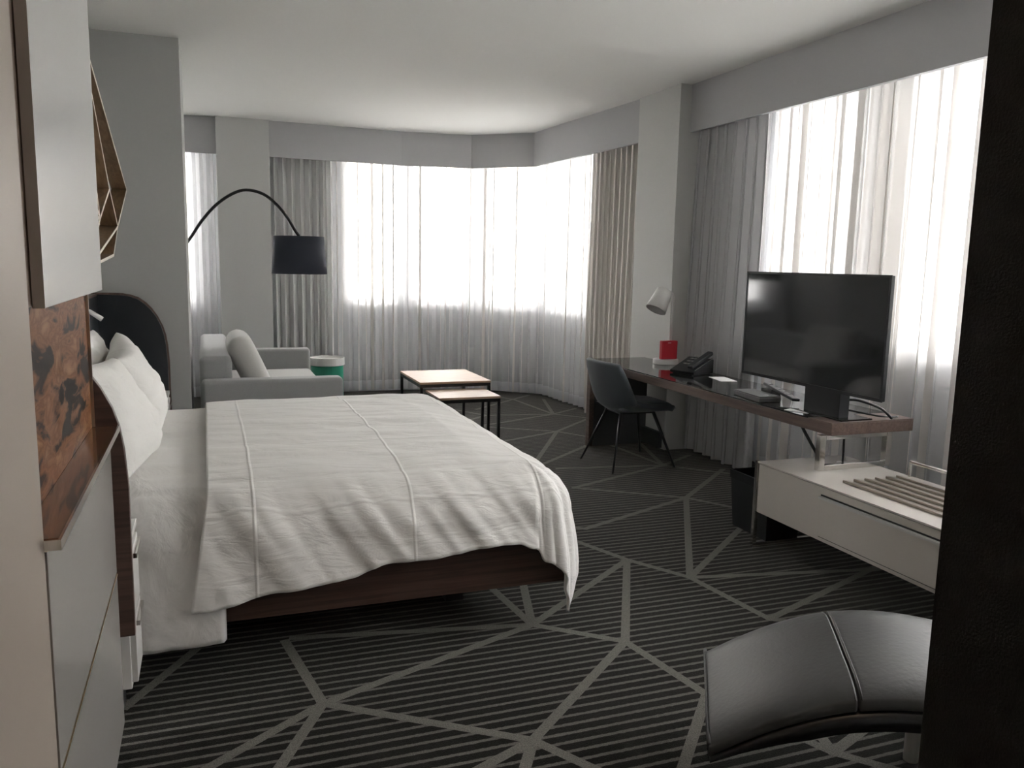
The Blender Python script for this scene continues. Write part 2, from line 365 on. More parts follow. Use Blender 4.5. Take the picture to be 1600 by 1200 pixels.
# outer wall polyline (inner faces) of the rounded corner
W = [(-1.4,9.45),(2.15,9.45),(2.98,9.30),(3.68,8.72),(3.85,6.45)]
ZS, ZT = 1.0, 2.72
def wall_seg(name, p0, p1, openings, label, matn='apron', th=.2):
    """wall along p0->p1 (room on the right hand), openings: list of (s0,s1) fractions-in-metres"""
    p0 = Vector((*p0, 0)); p1 = Vector((*p1, 0)); d = (p1-p0); Ln = d.length; x = d/Ln; n = Vector((-x.y, x.x, 0))  # n = outwards
    mb = MB()
    def bb(s0, s1, z0, z1):
        if s1-s0 < 1e-3: return
        c = [p0+x*s0, p0+x*s1, p0+x*s1+n*th, p0+x*s0+n*th]
        v = [(q.x, q.y, z0) for q in c]+[(q.x, q.y, z1) for q in c]
        mb.add(v, [(0,3,2,1),(4,5,6,7),(0,1,5,4),(1,2,6,5),(2,3,7,6),(3,0,4,7)])
    cur = 0
    for s0, s1 in openings:
        bb(cur, s0, 0, CE); bb(s0, s1, 0, ZS); bb(s0, s1, ZT, CE); cur = s1
    bb(cur, Ln, 0, CE)
    o = mb.build(name, matn); struct(o, label, 'wall'); return o
wn = [0]
def window(p0, p1, s0, s1, mullions, label):
    wn[0] += 1
    p0 = Vector((*p0, 0)); p1 = Vector((*p1, 0)); x = (p1-p0).normalized(); n = Vector((-x.y, x.x, 0))
    a = p0+x*s0; b = p0+x*s1
    root = empty('window_%d' % wn[0], (a+b)/2+Vector((0, 0, ZS))); struct(root, label, 'window')
    def bar(q0, q1, z0, z1, d0, d1):
        c = [q0+n*d0, q1+n*d0, q1+n*d1, q0+n*d1]
        return [(q.x, q.y, z0) for q in c]+[(q.x, q.y, z1) for q in c]
    F = [(0,3,2,1),(4,5,6,7),(0,1,5,4),(1,2,6,5),(2,3,7,6),(3,0,4,7)]
    t = .055; mb = MB()
    mb.add(bar(a, b, ZS, ZS+t, .06, .13), F); mb.add(bar(a, b, ZT-t, ZT, .06, .13), F)
    mb.add(bar(a, a+x*t, ZS+t, ZT-t, .06, .13), F); mb.add(bar(b-x*t, b, ZS+t, ZT-t, .06, .13), F)
    mb.build('frame', 'white_frame', root)
    edges = [0]+[m_ for m_ in mullions]+[(b-a).length]
    for m_ in mullions:
        MB().add(bar(a+x*(m_-.03), a+x*(m_+.03), ZS+t, ZT-t, .062, .128), F).build('mullion', 'white_frame', root)
    for i in range(len(edges)-1):
        e0 = edges[i]+(t if i == 0 else .03); e1 = edges[i+1]-(t if i == len(edges)-2 else .03)
        MB().add(bar(a+x*e0, a+x*e1, ZS+t, ZT-t, .092, .098), F).build('pane', 'glass', root)
    MB().add(bar(a, b, ZS-.0, ZS+.025, -.01, .06), F).build('sill', 'white_frame', root)
    portal((b.x, b.y), (a.x, a.y), ZS, ZT, 'sky_portal')
wall_seg('wall_back', W[0], W[1], [(.3, 1.3), (2.87, 3.52)], 'white back wall under the windows')
window(W[0], W[1], .3, 1.3, [.5], 'narrow window behind the sofa corner curtain')
window(W[0], W[1], 2.87, 3.52, [], 'leftmost pane of the rounded corner window')
def seglen(i): return math.hypot(W[i+1][0]-W[i][0], W[i+1][1]-W[i][1])
wall_seg('wall_bay_left', W[1], W[2], [(.06, seglen(1)-.05)], 'white sill wall left of the bay corner')
window(W[1], W[2], .06, seglen(1)-.05, [], 'bay window pane between two angled mullions')
wall_seg('wall_bay_right', W[2], W[3], [(.05, seglen(2)-.05)], 'white sill wall right of the bay corner')
window(W[2], W[3], .05, seglen(2)-.05, [], 'angled bay window pane facing the street corner')
wall_seg('wall_bay_side', W[3], W[4], [(.05, 1.25)], 'white side wall of the bay')
window(W[3], W[4], .05, 1.25, [], 'rightmost bay window pane beside the light pier')
RW0, RW1 = (3.98, 5.8), (3.98, -.2)
wall_seg('wall_right', RW0, RW1, [(.55, 4.9)], 'white wall under the long right window')
window(RW0, RW1, .55, 4.9, [1.45, 2.9], 'long window along the right wall behind the television')
# solid walls
struct(B(((3.5,5.8,0),(4.2,6.45,CE))).build('wall_pier_right', 'pier'), 'light painted pier between the two curtain bays', 'wall')
struct(B(((.143,9.08,0),(.66,9.45,CE))).build('wall_pier_back', 'wall'), 'grey pier left of the bay window', 'wall')
struct(B(((-1.6,6.9,0),(-1.4,9.65,CE))).build('wall_sitting_left', 'wall'), 'grey left wall of the sitting corner', 'wall')
struct(B(((-1.6,6.03,0),(-.115,6.95,CE))).build('wall_partition', 'accent'), 'dark grey partition wall beside the bed', 'wall')
struct(B(((-.86,2.66,0),(-.71,6.03,CE))).build('wall_bed', 'accent'), 'dark grey wall behind the headboard', 'wall')
struct(B(((-.86,-1.4,0),(-.283,1.60,CE)),((-.86,1.60,0),(-.337,2.60,CE))).build('wall_entry_left', 'cream'), 'cream panelled entry wall on the left', 'wall')
struct(B(((.80,-1.4,0),(.95,.70,CE))).build('wall_entry_right', 'darkwall'), 'dark textured entry wall at the right edge', 'wall')
struct(B(((.95,.55,0),(4.2,.70,CE))).build('wall_front', 'wall'), 'grey wall behind the camera side', 'wall')
struct(B(((-.86,-1.6,0),(.95,-1.4,CE))).build('wall_entry_back', 'cream'), 'cream entry wall behind the camera', 'wall')

# valances (boxed soffits that hide the curtain tracks)
VP = [(3.52,6.45),(3.39,8.58),(2.83,9.07),(2.07,9.20),(.66,9.12)]
tn = [0]
def valance(pts, label):
    tn[0] += 1
    root = MB(); n_ = len(pts); th = .035
    offs = []
    for i, p in enumerate(pts):
        a = Vector(pts[max(i-1, 0)]); b = Vector(pts[min(i+1, n_-1)]); t = (b-a).normalized(); nn = Vector((t.y, -t.x))
        offs.append((p[0]+nn.x*th, p[1]+nn.y*th))
    poly_v = [(x, y, VB) for x, y in pts]+[(x, y, CE) for x, y in pts]+[(x, y, VB) for x, y in offs]+[(x, y, CE) for x, y in offs]
    f = []
    for i in range(n_-1):
        f += [(i, i+1, n_+i+1, n_+i), (2*n_+i, 3*n_+i, 3*n_+i+1, 2*n_+i+1), (i, 2*n_+i, 2*n_+i+1, i+1)]
    f += [(0, n_, 3*n_, 2*n_), (n_-1, 3*n_-1, 4*n_-1, 2*n_-1)]
    root.add(poly_v, f)
    o = root.build('trim_%d' % tn[0], 'valance'); struct(o, label, 'valance'); return o
valance(VP, 'grey faceted curtain valance around the bay')
valance([(.143,9.16),(-1.4,9.18)], 'short grey curtain valance left of the pier')
valance([(3.6,.70),(3.6,5.8)], 'long grey curtain valance over the right window')

# ================================================================== curtains
def resample(pts, step):
    out = []; 
    P = [Vector((*p, 0)) for p in pts]
    Ls = [0]
    for i in range(len(P)-1): Ls.append(Ls[-1]+(P[i+1]-P[i]).length)
    n = max(2, int(Ls[-1]/step)); k = 0
    for j in range(n+1):
        s = Ls[-1]*j/n
        while k < len(P)-2 and s > Ls[k+1]: k += 1
        t = (s-Ls[k])/(Ls[k+1]-Ls[k]); out.append((s, P[k].lerp(P[k+1], t), (P[k+1]-P[k]).normalized()))
    # smooth the tangents
    return out
def curtain(name, pts, wave, amp, material, label, cat, z0=.025, z1=2.62, seed=0, flare=0, hem=None, rows=9, group=None, sharp=1.0, shade_streaks=0, fold=.25):
    rs = resample(pts, wave/11)
    ph = []; a = 0
    rnd = random.Random(seed)
    for i, (s, p, t) in enumerate(rs):
        a += (1/11)*(1+.55*noise.noise((s*3.1, seed*7.3, 0)))*2*PI; ph.append(a)
    def pt(i, z):
        s, p, t = rs[i]; n = Vector((t.y, -t.x, 0))
        h = (z1-z)/(z1-z0)
        am = amp*(.75+.5*h)*(1+.5*noise.noise((s*2.2, seed, h*1.2)))
        ww = math.sin(ph[i]+.5*noise.noise((s*1.5, seed+3, h*2)))
        ww = math.copysign(abs(ww)**sharp, ww)
        q = p+n*(am*ww+.012*h*noise.noise((s*4, seed+9, h)))+t*(fold*amp*math.sin(2*ph[i]))
        L_ = rs[-1][0]
        if flare: q -= t*flare*h*(1-s/L_)
        return (q.x, q.y, z)
    zs = [z1+(z0-z1)*j/rows for j in range(rows+1)]
    mb = MB(); nv = len(zs)
    v = [pt(i, z) for i in range(len(rs)) for z in zs]; f = []
    for i in range(len(rs)-1):
        for j in range(nv-1):
            k = i*nv+j; f.append((k, k+nv, k+nv+1, k+1))
    mb.add(v, f)
    root = empty(name, (rs[len(rs)//2][1].x, rs[len(rs)//2][1].y, z0))
    tag(root, label, cat, group)
    mb.build('cloth', material, root, smooth=True)
    if hem:
        hb = MB(); hz = [z0, z0+.055, z0+.11]
        vv = []; ff = []
        for i in range(len(rs)):
            s, p, t = rs[i]; n = Vector((t.y, -t.x, 0))
            for z in hz:
                q = Vector(pt(i, z))+n*.003; vv.append(q)
        for i in range(len(rs)-1):
            for j in range(2): k = i*3+j; ff.append((k, k+3, k+4, k+1))
        hb.add(vv, ff).build('hem', hem, root, smooth=True)
    if shade_streaks:  # narrow strips added in front of the sheer to imitate shaded folds
        i = int(rnd.uniform(2, 8)); 
        while i < len(rs)-6:
            wd = rnd.choice((1, 1, 1, 2, 2, 3)); pb = MB(); vv = []; ff = []
            for q_ in range(wd+1):
                s, p, t = rs[min(i+q_, len(rs)-1)]; n = Vector((t.y, -t.x, 0))
                for z in zs: vv.append(Vector(pt(min(i+q_, len(rs)-1), z))+n*(.012+.004*math.sin(PI*q_/wd)))
            for q_ in range(wd):
                for j in range(nv-1): k = q_*nv+j; ff.append((k, k+nv, k+nv+1, k+1))
            pb.add(vv, ff).build('shade_streak', 'fold_shade', root, smooth=True)
            i += wd+int(rnd.uniform(3, 19)*shade_streaks)
    return root
G = 'sheer curtains'
curtain('sheer_curtain', [(-1.35,9.30),(.12,9.30)], .085, .022, 'sheer', 'pale sheer curtain in the narrow window left of the grey pier', 'curtain', seed=1, hem='hem')
curtain('drape_curtain', [(.70,9.29),(1.32,9.29)], .085, .036, 'drape', 'gathered grey drape at the left side of the bay behind the arc lamp', 'curtain', seed=2, fold=.5)
curtain('sheer_curtain', [(1.16,9.375),(2.13,9.375),(2.86,9.245)], .105, .020, 'sheer', 'translucent white sheer covering the left half of the bay window', 'curtain', seed=3, hem='hem', shade_streaks=1.0)
curtain('sheer_curtain', [(2.84,9.20),(3.0,9.12),(3.56,8.66),(3.69,7.25)], .115, .022, 'sheer', 'translucent white sheer covering the right half of the bay window', 'curtain', seed=4, hem='hem', shade_streaks=1.0)
curtain('drape_curtain', [(3.575,7.42),(3.63,6.5)], .105, .045, 'drape3', 'ivory drape gathered at the right side of the bay beside the light pier', 'curtain', seed=5, fold=.6, sharp=.7)
curtain('drape_curtain', [(3.69,5.76),(3.69,4.90)], .105, .048, 'drape2', 'slate grey drape gathered behind the desk lamp and telephone', 'curtain', seed=6, flare=.10, fold=.6, sharp=.7)
curtain('sheer_curtain', [(3.785,4.95),(3.785,3.76)], .12, .026, 'sheer', 'white sheer hanging behind the left half of the television', 'curtain', seed=7, hem='hem', shade_streaks=1.1)
curtain('sheer_curtain', [(3.87,4.20),(3.87,.75)], .15, .028, 'sheer', 'white sheer hanging behind the luggage bench, right of the television', 'curtain', seed=8, hem='hem', shade_streaks=1.3)
curtain('drape_curtain', [(3.935,4.16),(3.935,3.82)], .06, .022, 'drape3', 'narrow bunched ivory drape between the two right hand sheers', 'curtain', seed=9)

# ================================================================== entry cabinets (left)
cab = empty('minibar_unit', (-.31, 2.2, .05)); tag(cab, 'grey lacquered minibar unit with amber backsplash and steel edged counter', 'cabinet')
B(((-.335,1.606,.05),(-.30,2.62,.974))).build('body', 'cab', cab)
for z0, z1 in ((.06,.541),(.549,.975)):
    d = B(((-.30,1.606,z0),(-.28,2.655,z1))).build('drawer_front', 'cab', cab, bevel=.0015)
    B(((-.2995,1.606,z1+.0005),(-.2785,2.655,z1+.0035))).build('edge_strip', 'brass', d)
B(((-.335,1.604,.985),(-.258,2.655,1.0))).build('counter', 'countertop', cab)
B(((-.258,1.585,.984),(-.253,2.66,1.003)),((-.281,1.582,.984),(-.253,1.585,1.003))).build('counter_edge', 'chrome', cab)
B(((-.335,1.604,1.001),(-.325,2.648,1.40))).build('backsplash', 'amber', cab)
B(((-.335,2.649,1.001),(-.317,2.655,1.40))).build('edge_trim', 'steel', cab)
up_ = empty('wall_cabinet', (-.31, 2.2, 1.405)); tag(up_, 'tall grey wall cabinet hanging above the amber backsplash', 'cabinet')
B(((-.335,1.604,1.403),(-.302,2.655,CE-.003))).build('carcass', 'cabside', up_)
dr = B(((-.300,1.735,1.400),(-.280,2.655,CE-.004))).build('door', 'cabdoor', up_, bevel=.0015)
B(((-.2995,1.731,1.400),(-.279,1.7345,CE-.004))).build('edge_strip', 'steel', dr)

# ================================================================== headboard pod
hb = empty('headboard', (-.66, 4.28, .05)); tag(hb, 'dark leather wraparound headboard with rounded wings and walnut edging', 'headboard')
def wing_poly(grow=0):
    g = grow
    p = [(-.705,.33),(-.252+g,.33),(-.250+g,.80),(-.257+g,.92),(-.267+g,.99),(-.283+g*.9,1.05),(-.310+g*.8,1.11),(-.342+g*.7,1.155+g*.6),(-.375+g*.6,1.190+g*.8),(-.415+g*.4,1.220+g),(-.46,1.238+g),(-.51,1.247+g),(-.705,1.25+g)]
    return p
for y_in, y_out in ((2.735,2.675),(5.86,5.92)):
    wg = MB().prism(wing_poly(0), 'y', y_in, y_in+(y_out-y_in)*.5).build('wing', 'hbleather', hb, bevel=.004)
    MB().prism(wing_poly(.012), 'y', y_in+(y_out-y_in)*.5, y_out).build('wing_shell', 'walnut' if y_in < 4 else 'trimwood', wg, bevel=.003)
B(((-.70,2.737,.05),(-.65,5.858,1.243))).build('back_panel', 'hbleather', hb, bevel=.006)
B(((-.705,2.737,1.244),(-.65,5.858,1.255))).build('top_edge', 'trimwood', hb)
rl = empty('reading_light', (-.638, 4.72, 1.18)); tag(rl, 'small white reading light on the headboard above the pillows', 'reading light')
MB().tube([(-.640,4.72,1.20),(-.622,4.72,1.20)], .016, 14).build('wall_plate', 'white', rl, smooth=False)
MB().tube([(-.622,4.72,1.20),(-.585,4.72,1.215),(-.560,4.72,1.212)], .006, 8).build('arm', 'steel', rl, smooth=True)
MB().tube([(-.575,4.72,1.222),(-.565,4.72,1.215),(-.505,4.72,1.172)], [.005,.011,.013], 14).build('lamp_head', 'white', rl, smooth=True)

# ================================================================== bed
bed = empty('bed', (.4, 4.11, 0)); tag(bed, 'king bed with dark walnut frame under white linen', 'bed')
BX0, BX1, BY0, BY1 = -.62, 1.40, 3.07, 5.15
B(((BX0,BY0,.165),(BX1,BY0+.035,.40))).build('side_rail', 'walnut', bed, bevel=.003)
B(((BX0,BY1-.035,.165),(BX1,BY1,.40))).build('side_rail', 'walnut', bed, bevel=.003)
B(((BX1-.035,BY0+.0355,.165),(BX1,BY1-.0355,.40))).build('foot_rail', 'walnut', bed, bevel=.003)
B(((BX0,BY0+.036,.25),(BX1-.036,BY1-.036,.29))).build('slat_base', 'walnut', bed)
for x in (BX0+.25, BX1-.4):
    for y in (BY0+.35, BY1-.35): B(((x-.04,y-.04,0),(x+.04,y+.04,.25))).build('leg', 'black', bed)
B(((BX0+.01,BY0+.05,.295),(BX1-.05,BY1-.05,.60))).build('mattress', 'mattress', bed, bevel=.05, seg=4)

def make_cloth(name, material, label, cat, xa, xb, ya, yb, top, r, ov_near, ov_far, ov_foot, nu, nv, seed, bulge, solid, skew=0):
    # flat part xa..xb, ya..yb; the foot side is +x
    def curve(o, out_extra=.04):
        if o <= 0: return 0., 0.
        q = r*PI/2
        if o < q: a = o/r; return r*math.sin(a), r*(1-math.cos(a))
        return r+out_extra*math.sin(min(1., (o-q)/.3)*PI/2), r+(o-q)
    Lx = (xb-xa)+ov_foot
    verts = []
    for i in range(nu+1):
        for j in range(nv+1):
            u = i/nu; v = j/nv
            sx = xa+Lx*u
            on = ov_near(sx); of = ov_far
            sy = (ya-on)+((yb+of)-(ya-on))*v
            ox = max(0, sx-xb); oy = max(0, ya-sy); oy2 = max(0, sy-yb); oo = oy if oy > 0 else oy2; sgn = -1 if oy > 0 else 1
            bx = min(sx, xb); by = min(max(sy, ya), yb)
            d = math.hypot(ox, oo)
            out, down = curve(d)
            if d > 0: dx, dy = ox/d, sgn*oo/d
            else: dx = dy = 0
            px_ = bx+dx*out; py_ = by+dy*out; pz = top-down
            # plump middle, fading over the edge
            cx = (bx-xa)/(xb-xa); cy = (by-ya)/(yb-ya)
            pz += bulge*(math.sin(PI*min(1, max(0, cy)))**.5)*min(1, (1-cx)*5+.35)*max(0, 1-d/.12)
            # wrinkles
            N = Vector((dx*min(1, d/r), dy*min(1, d/r), 1-min(1, d/r)*.95)).normalized()
            dd = down
            flat = 1-min(1, d/.1)
            w1 = noise.noise((sx*2.2, sy*5.5, seed))*.013*flat
            w1 += noise.noise((sx*5.5+sy*2.5, sy*13, seed+5))*.006*flat
            # hanging folds run diagonally down the side and fan out at the corner
            ang = math.atan2(oo, ox) if (ox > 0 and oo > 0) else 0
            along = (sx-dd*.75) if oo >= ox else (sy*1.0)
            if ox > 0 and oo > 0: along = xb+ang*.45
            k = min(1, d/.25)
            w2 = (noise.noise((along*5.5, dd*1.0, seed+11))*.022+noise.noise((along*13, dd*1.6, seed+17))*.013+noise.noise((along*27, dd*3, seed+23))*.005)*k
            w2 = w2 if ox == 0 else w2*1.3
            P = Vector((px_, py_, pz))+N*(w1+w2)
            if skew: P.x -= skew*dd*max(0, 1-cx*1.6)
            verts.append(P)
    f = []
    for i in range(nu):
        for j in range(nv): a = i*(nv+1)+j; f.append((a, a+nv+1, a+nv+2, a+1))
    mb = MB(); mb.add(verts, f)
    o = mb.build(name, material, None, smooth=True, solid=solid)
    tag(o, label, cat)
    return o
HEM = [(-.05,.475),(.25,.435),(.5,.405),(.62,.375),(.9,.355),(1.15,.345),(1.22,.37),(1.30,.43),(1.8,.47)]
def near_hem(x):   # the hem runs higher towards the foot, then drops at the corner
    for (a, p), (b, q) in zip(HEM, HEM[1:]):
        if x <= b: t = min(1, max(0, (x-a)/(b-a))); return p+(q-p)*(3*t*t-2*t**3)+.006*math.sin(x*17)
    return HEM[-1][1]
make_cloth('duvet', 'duvet', 'rumpled white duvet spread over the bed', 'duvet', -.02, 1.235, 3.19, 5.03, .662, .20, lambda x: near_hem(x)+.045, .50, .53, 190, 210, 2.0, .045, .012, .16)
make_cloth('bed_sheet', 'sheet', 'white sheet folded back below the pillows and hanging at the side', 'sheet', -.60, .03, 3.205, 5.02, .630, .17, lambda x: .59+.02*math.sin((x+.6)*4), .5, 0.0, 60, 150, 21.0, .040, .006)
# pillows
def pillow(center, size, rot, label, seed, group='white bed pillows'):
    W_, H_, T_ = size; mb = MB(); n = 22
    def P(u, v, s):
        uu = u*2-1; vv = v*2-1
        e = (max(0, 1-abs(uu)**3.2)*max(0, 1-abs(vv)**3.2))**.55
        pin = 1-.07*(1-abs(uu)**2)*0-.06*(abs(vv)**2)*(1-uu*uu); pin2 = 1-.06*(abs(uu)**2)*(1-vv*vv)
        z = s*T_/2*e*(1+.4*noise.noise((uu*1.3, vv*1.3, seed)))
        z += .022*noise.noise((uu*3, vv*6, seed+4))*e+s*.006*noise.noise((uu*9, vv*9, seed+8))*e
        return Vector((uu*W_/2*pin2, vv*H_/2*pin, z))
    mb.grid(lambda u, v: P(u, v, 1), n, n); mb.grid(lambda u, v: P(u, v, -1), n, n)
    M_ = Matrix.Translation(center) @ rot
    mb.xf(M_)
    o = mb.build('pillow', 'pillow', None, smooth=True, sub=1, weld=True); tag(o, label, 'pillow', group); return o
def lean(deg, yawd=0, rolld=0):
    # local x -> world Y (width), local y -> up, local z -> faces +x ; lean back by deg
    base = Matrix(((0,0,1),(1,0,0),(0,1,0))).to_4x4()
    return Matrix.Rotation(math.radians(yawd), 4, 'Z') @ Matrix.Rotation(math.radians(-deg), 4, 'Y') @ base @ Matrix.Rotation(math.radians(rolld), 4, 'Z')
pillow((-.555, 3.62, .89), (.80,.46,.16), lean(8, 0, 3), 'white pillow upright against the near half of the headboard', 1.1)
pillow((-.555, 4.62, .89), (.80,.46,.16), lean(8, 0, -2), 'white pillow upright against the far half of the headboard', 3.1)
pillow((-.340, 3.56, .880), (.76,.46,.19), lean(24, -4, -4), 'plump white pillow leaning in front, nearest to the minibar', 5.7)
pillow((-.345, 4.50, .872), (.72,.43,.19), lean(22, 3, 6), 'plump white pillow leaning in front, far side of the bed', 8.2)

# nightstands
def nightstand(y0, y1, label):
    t = empty('nightstand', (-.43, (y0+y1)/2, .12)); tag(t, label, 'nightstand')
    B(((-.635,y0,.12),(-.262,y1,.60))).build('body', 'white', t, bevel=.003)
    B(((-.636,y0-.002,.602),(-.245,y1+.002,.624))).build('top', 'white', t, bevel=.002)
    for z0, z1 in ((.14,.355),(.365,.58)):
        d = B(((-.262,y0+.006,z0),(-.244,y1-.006,z1))).build('drawer', 'white', t, bevel=.002)
        B(((-.244,y0+.02,z1-.03),(-.232,y1-.02,z1-.014))).build('handle', 'chrome', d)
    B(((-.60,y0+.03,0),(-.30,y1-.03,.12))).build('plinth', 'black', t)
nightstand(2.745, 2.955, 'slim white nightstand between the minibar side and the bed')
nightstand(5.29, 5.83, 'white nightstand on the far side of the bed')

# ================================================================== wall sculpture
art = empty('wall_sculpture', (-.55, 5.1, 1.40)); tag(art, 'faceted wooden frame sculpture on the wall above the bed', 'wall art')
ay = lambda y: y*.935
NODES = {'A':(4.63,2.33),'T':(4.2,2.46),'B':(6.33,1.915),'C':(5.58,1.66),'D':(5.25,1.50),'E':(5.2,1.84),'F':(4.35,2.12),'G':(4.67,1.67),'I':(4.2,1.45),'K':(3.6,2.1),'L':(3.4,1.65)}
for a, b in ('TB','BC','CD','TE','EC','EG','GI','CI','DI','TF','FG','TK','KL','LI','FK','GL','KG'):
    p = Vector((-.455, ay(NODES[a][0]), NODES[a][1])); q = Vector((-.455, ay(NODES[b][0]), NODES[b][1]))
    bar = MB().beam(p, q, .014, .085, (-1, 0, 0)).build('strip', 'artwood', art)
    MB().beam(p+Vector((.002,0,0)), q+Vector((.002,0,0)), .014, .0018, (-1, 0, 0)).build('edge', 'artedge_lit', bar)  # pale cap paints the window light along the strip's front
for k in 'TIKC':
    y, z = ay(NODES[k][0]), NODES[k][1]
    MB().tube([(-.71,y,z),(-.535,y,z)], .008, 8).build('wall_peg', 'artwood', art)

# ================================================================== sitting corner
sofa = empty('sofa', (.43, 7.15, 0)); tag(sofa, 'grey upholstered sofa seen from its side behind the bed', 'sofa')
B(((-.05,6.06,.64-.52),(.93,6.22,.645))).build('arm', 'fabric', sofa, bevel=.03, seg=4)
B(((-.05,8.12,.12),(.93,8.28,.645))).build('arm', 'fabric', sofa, bevel=.03, seg=4)
B(((-.06,6.225,.12),(.16,8.115,.80))).build('backrest', 'fabric', sofa, bevel=.04, seg=4)
B(((.165,6.225,.12),(.90,8.115,.32))).build('base', 'fabric', sofa, bevel=.02)
for y0, y1 in ((6.23,7.165),(7.175,8.11)):
    B(((.168,y0,.325),(.93,y1,.46))).build('seat_cushion', 'fabric2', sofa, bevel=.045, seg=4)
for x in (.03,.85):
    for y in (6.14,8.2): MB().tube([(x,y,0),(x,y,.125)], [.015,.022], 10).build('leg', 'black', sofa)
def cushion(c, size, deg, label, name='sofa_cushion', m_='fabric2'):
    W_, H_, T_ = size; mb = MB()
    def P(u, v, s):
        uu = u*2-1; vv = v*2-1; e = (max(0, 1-abs(uu)**5)*max(0, 1-abs(vv)**5))**.5
        return Vector((uu*W_/2, vv*H_/2, s*(T_*.22+T_*.28*e) if abs(uu) < .999 and abs(vv) < .999 else s*T_*.2))
    mb.grid(lambda u, v: P(u, v, 1), 14, 14); mb.grid(lambda u, v: P(u, v, -1), 14, 14)
    # side band
    n = 14; ring = [(i/n,0) for i in range(n)]+[(1,i/n) for i in range(n)]+[(1-i/n,1) for i in range(n)]+[(0,1-i/n) for i in range(n)]
    v = [P(a, b, s) for a, b in ring for s in (1, -1)]; k = len(ring)
    mb.add(v, [(2*i, 2*i+1, 2*((i+1) % k)+1, 2*((i+1) % k)) for i in range(k)])
    mb.xf(Matrix.Translation(c) @ lean(deg))
    o = mb.build(name, m_, None, smooth=True, sub=1, weld=True); tag(o, label, 'cushion'); return o
cushion((.29, 6.62, .70), (.66,.50,.20), 24, 'pale grey back cushion leaning in the near corner of the sofa')

al = empty('arc_floor_lamp', (-.24, 7.2, 0)); tag(al, 'arc floor lamp with a navy drum shade over the sofa', 'floor lamp')
LY = 7.2
MB().lathe([(.0,0),(.16,0),(.165,.008),(.16,.03),(.02,.04)], (-.24,LY,0), 32).build('base', 'black', al, smooth=False)
MB().tube([(-.24,LY,.03),(-.235,LY,1.40)], .013, 12).build('pole', 'steel', al, smooth=True)
MB().tube([(-.236,LY,1.38),(-.222,LY,1.47)], .018, 12).build('coupling', 'steel', al, smooth=True)
ARC = [(-.155,1.44),(-.128,1.54),(-.093,1.663),(-.01,1.79),(.098,1.915),(.221,2.007),(.335,2.046),(.465,2.020),(.568,1.942),(.651,1.843),(.713,1.737),(.747,1.69)]
ARC[0] = (-.2225, 1.46); ARC[1] = (-.165, 1.56)
arc = []
for i in range(len(ARC)-1):
    a, b, c, d = (Vector((*ARC[min(max(q, 0), len(ARC)-1)], 0)) for q in (i-1, i, i+1, i+2))
    for k in range(5):
        t = k/5; q = .5*((2*b)+(c-a)*t+(2*a-5*b+4*c-d)*t*t+(3*b-a-3*c+d)*t**3); arc.append((q.x, LY, q.y))
arc.append((ARC[-1][0], LY, ARC[-1][1]))
MB().tube(arc, .0125, 12).build('arc_arm', 'black', al, smooth=True)
sh = MB(); cx = .745
sh.lathe([(.207,1.685),(.228,1.375),(.223,1.375),(.203,1.685)], (cx,LY,0), 48)
shade = sh.build('lamp_shade', 'shade', al, smooth=True); 
MB().lathe([(.0,1.672),(.202,1.672),(.202,1.676),(.0,1.676)], (cx,LY,0), 40).build('diffuser_top', 'shade', shade)
MB().lathe([(.0,1.60),(.028,1.59),(.03,1.53),(.0,1.49)], (cx,LY,0), 16).build('bulb', 'white', al, smooth=True)
MB().tube([(cx,LY,1.70),(cx,LY,1.59)], .01, 8).build('socket', 'black', al)

dt = empty('drum_side_table', (1.16, 8.66, 0)); tag(dt, 'round side table with white rimmed top and green drum body', 'side table')
MB().lathe([(.0,.0),(.155,.0),(.165,.01),(.165,.415),(.0,.415)], (1.16,8.66,0), 40).build('drum', 'green', dt)
MB().lathe([(.0,.416),(.172,.416),(.178,.42),(.178,.495),(.170,.495),(.168,.47),(.0,.47)], (1.16,8.66,0), 48).build('tray_top', 'white', dt)

def nest_table(x0, x1, y0, y1, zt, label):
    t = empty('nesting_table', ((x0+x1)/2, (y0+y1)/2, 0)); tag(t, label, 'coffee table', 'nesting tables')
    B(((x0,y0,zt-.018),(x1,y1,zt))).build('table_top', 'oak', t, bevel=.002)
    e = .0015
    B(((x0+e,y0+e,zt-.045),(x1-e,y0+.022,zt-.0185)),((x0+e,y1-.022,zt-.045),(x1-e,y1-e,zt-.0185)),
      ((x0+e,y0+.0222,zt-.045),(x0+.022,y1-.0222,zt-.0185)),((x1-.022,y0+.0222,zt-.045),(x1-e,y1-.0222,zt-.0185))).build('apron_frame', 'black', t)
    for x in (x0+e, x1-.022-e):
        for y in (y0+e, y1-.022-e): B(((x,y,0),(x+.022,y+.022,zt-.0455))).build('leg', 'black', t)
nest_table(1.65, 2.27, 6.64, 7.40, .50, 'taller oak topped nesting table with black metal legs')
nest_table(1.69, 2.20, 6.18, 6.62, .44, 'shorter oak topped nesting table in front of the taller one')

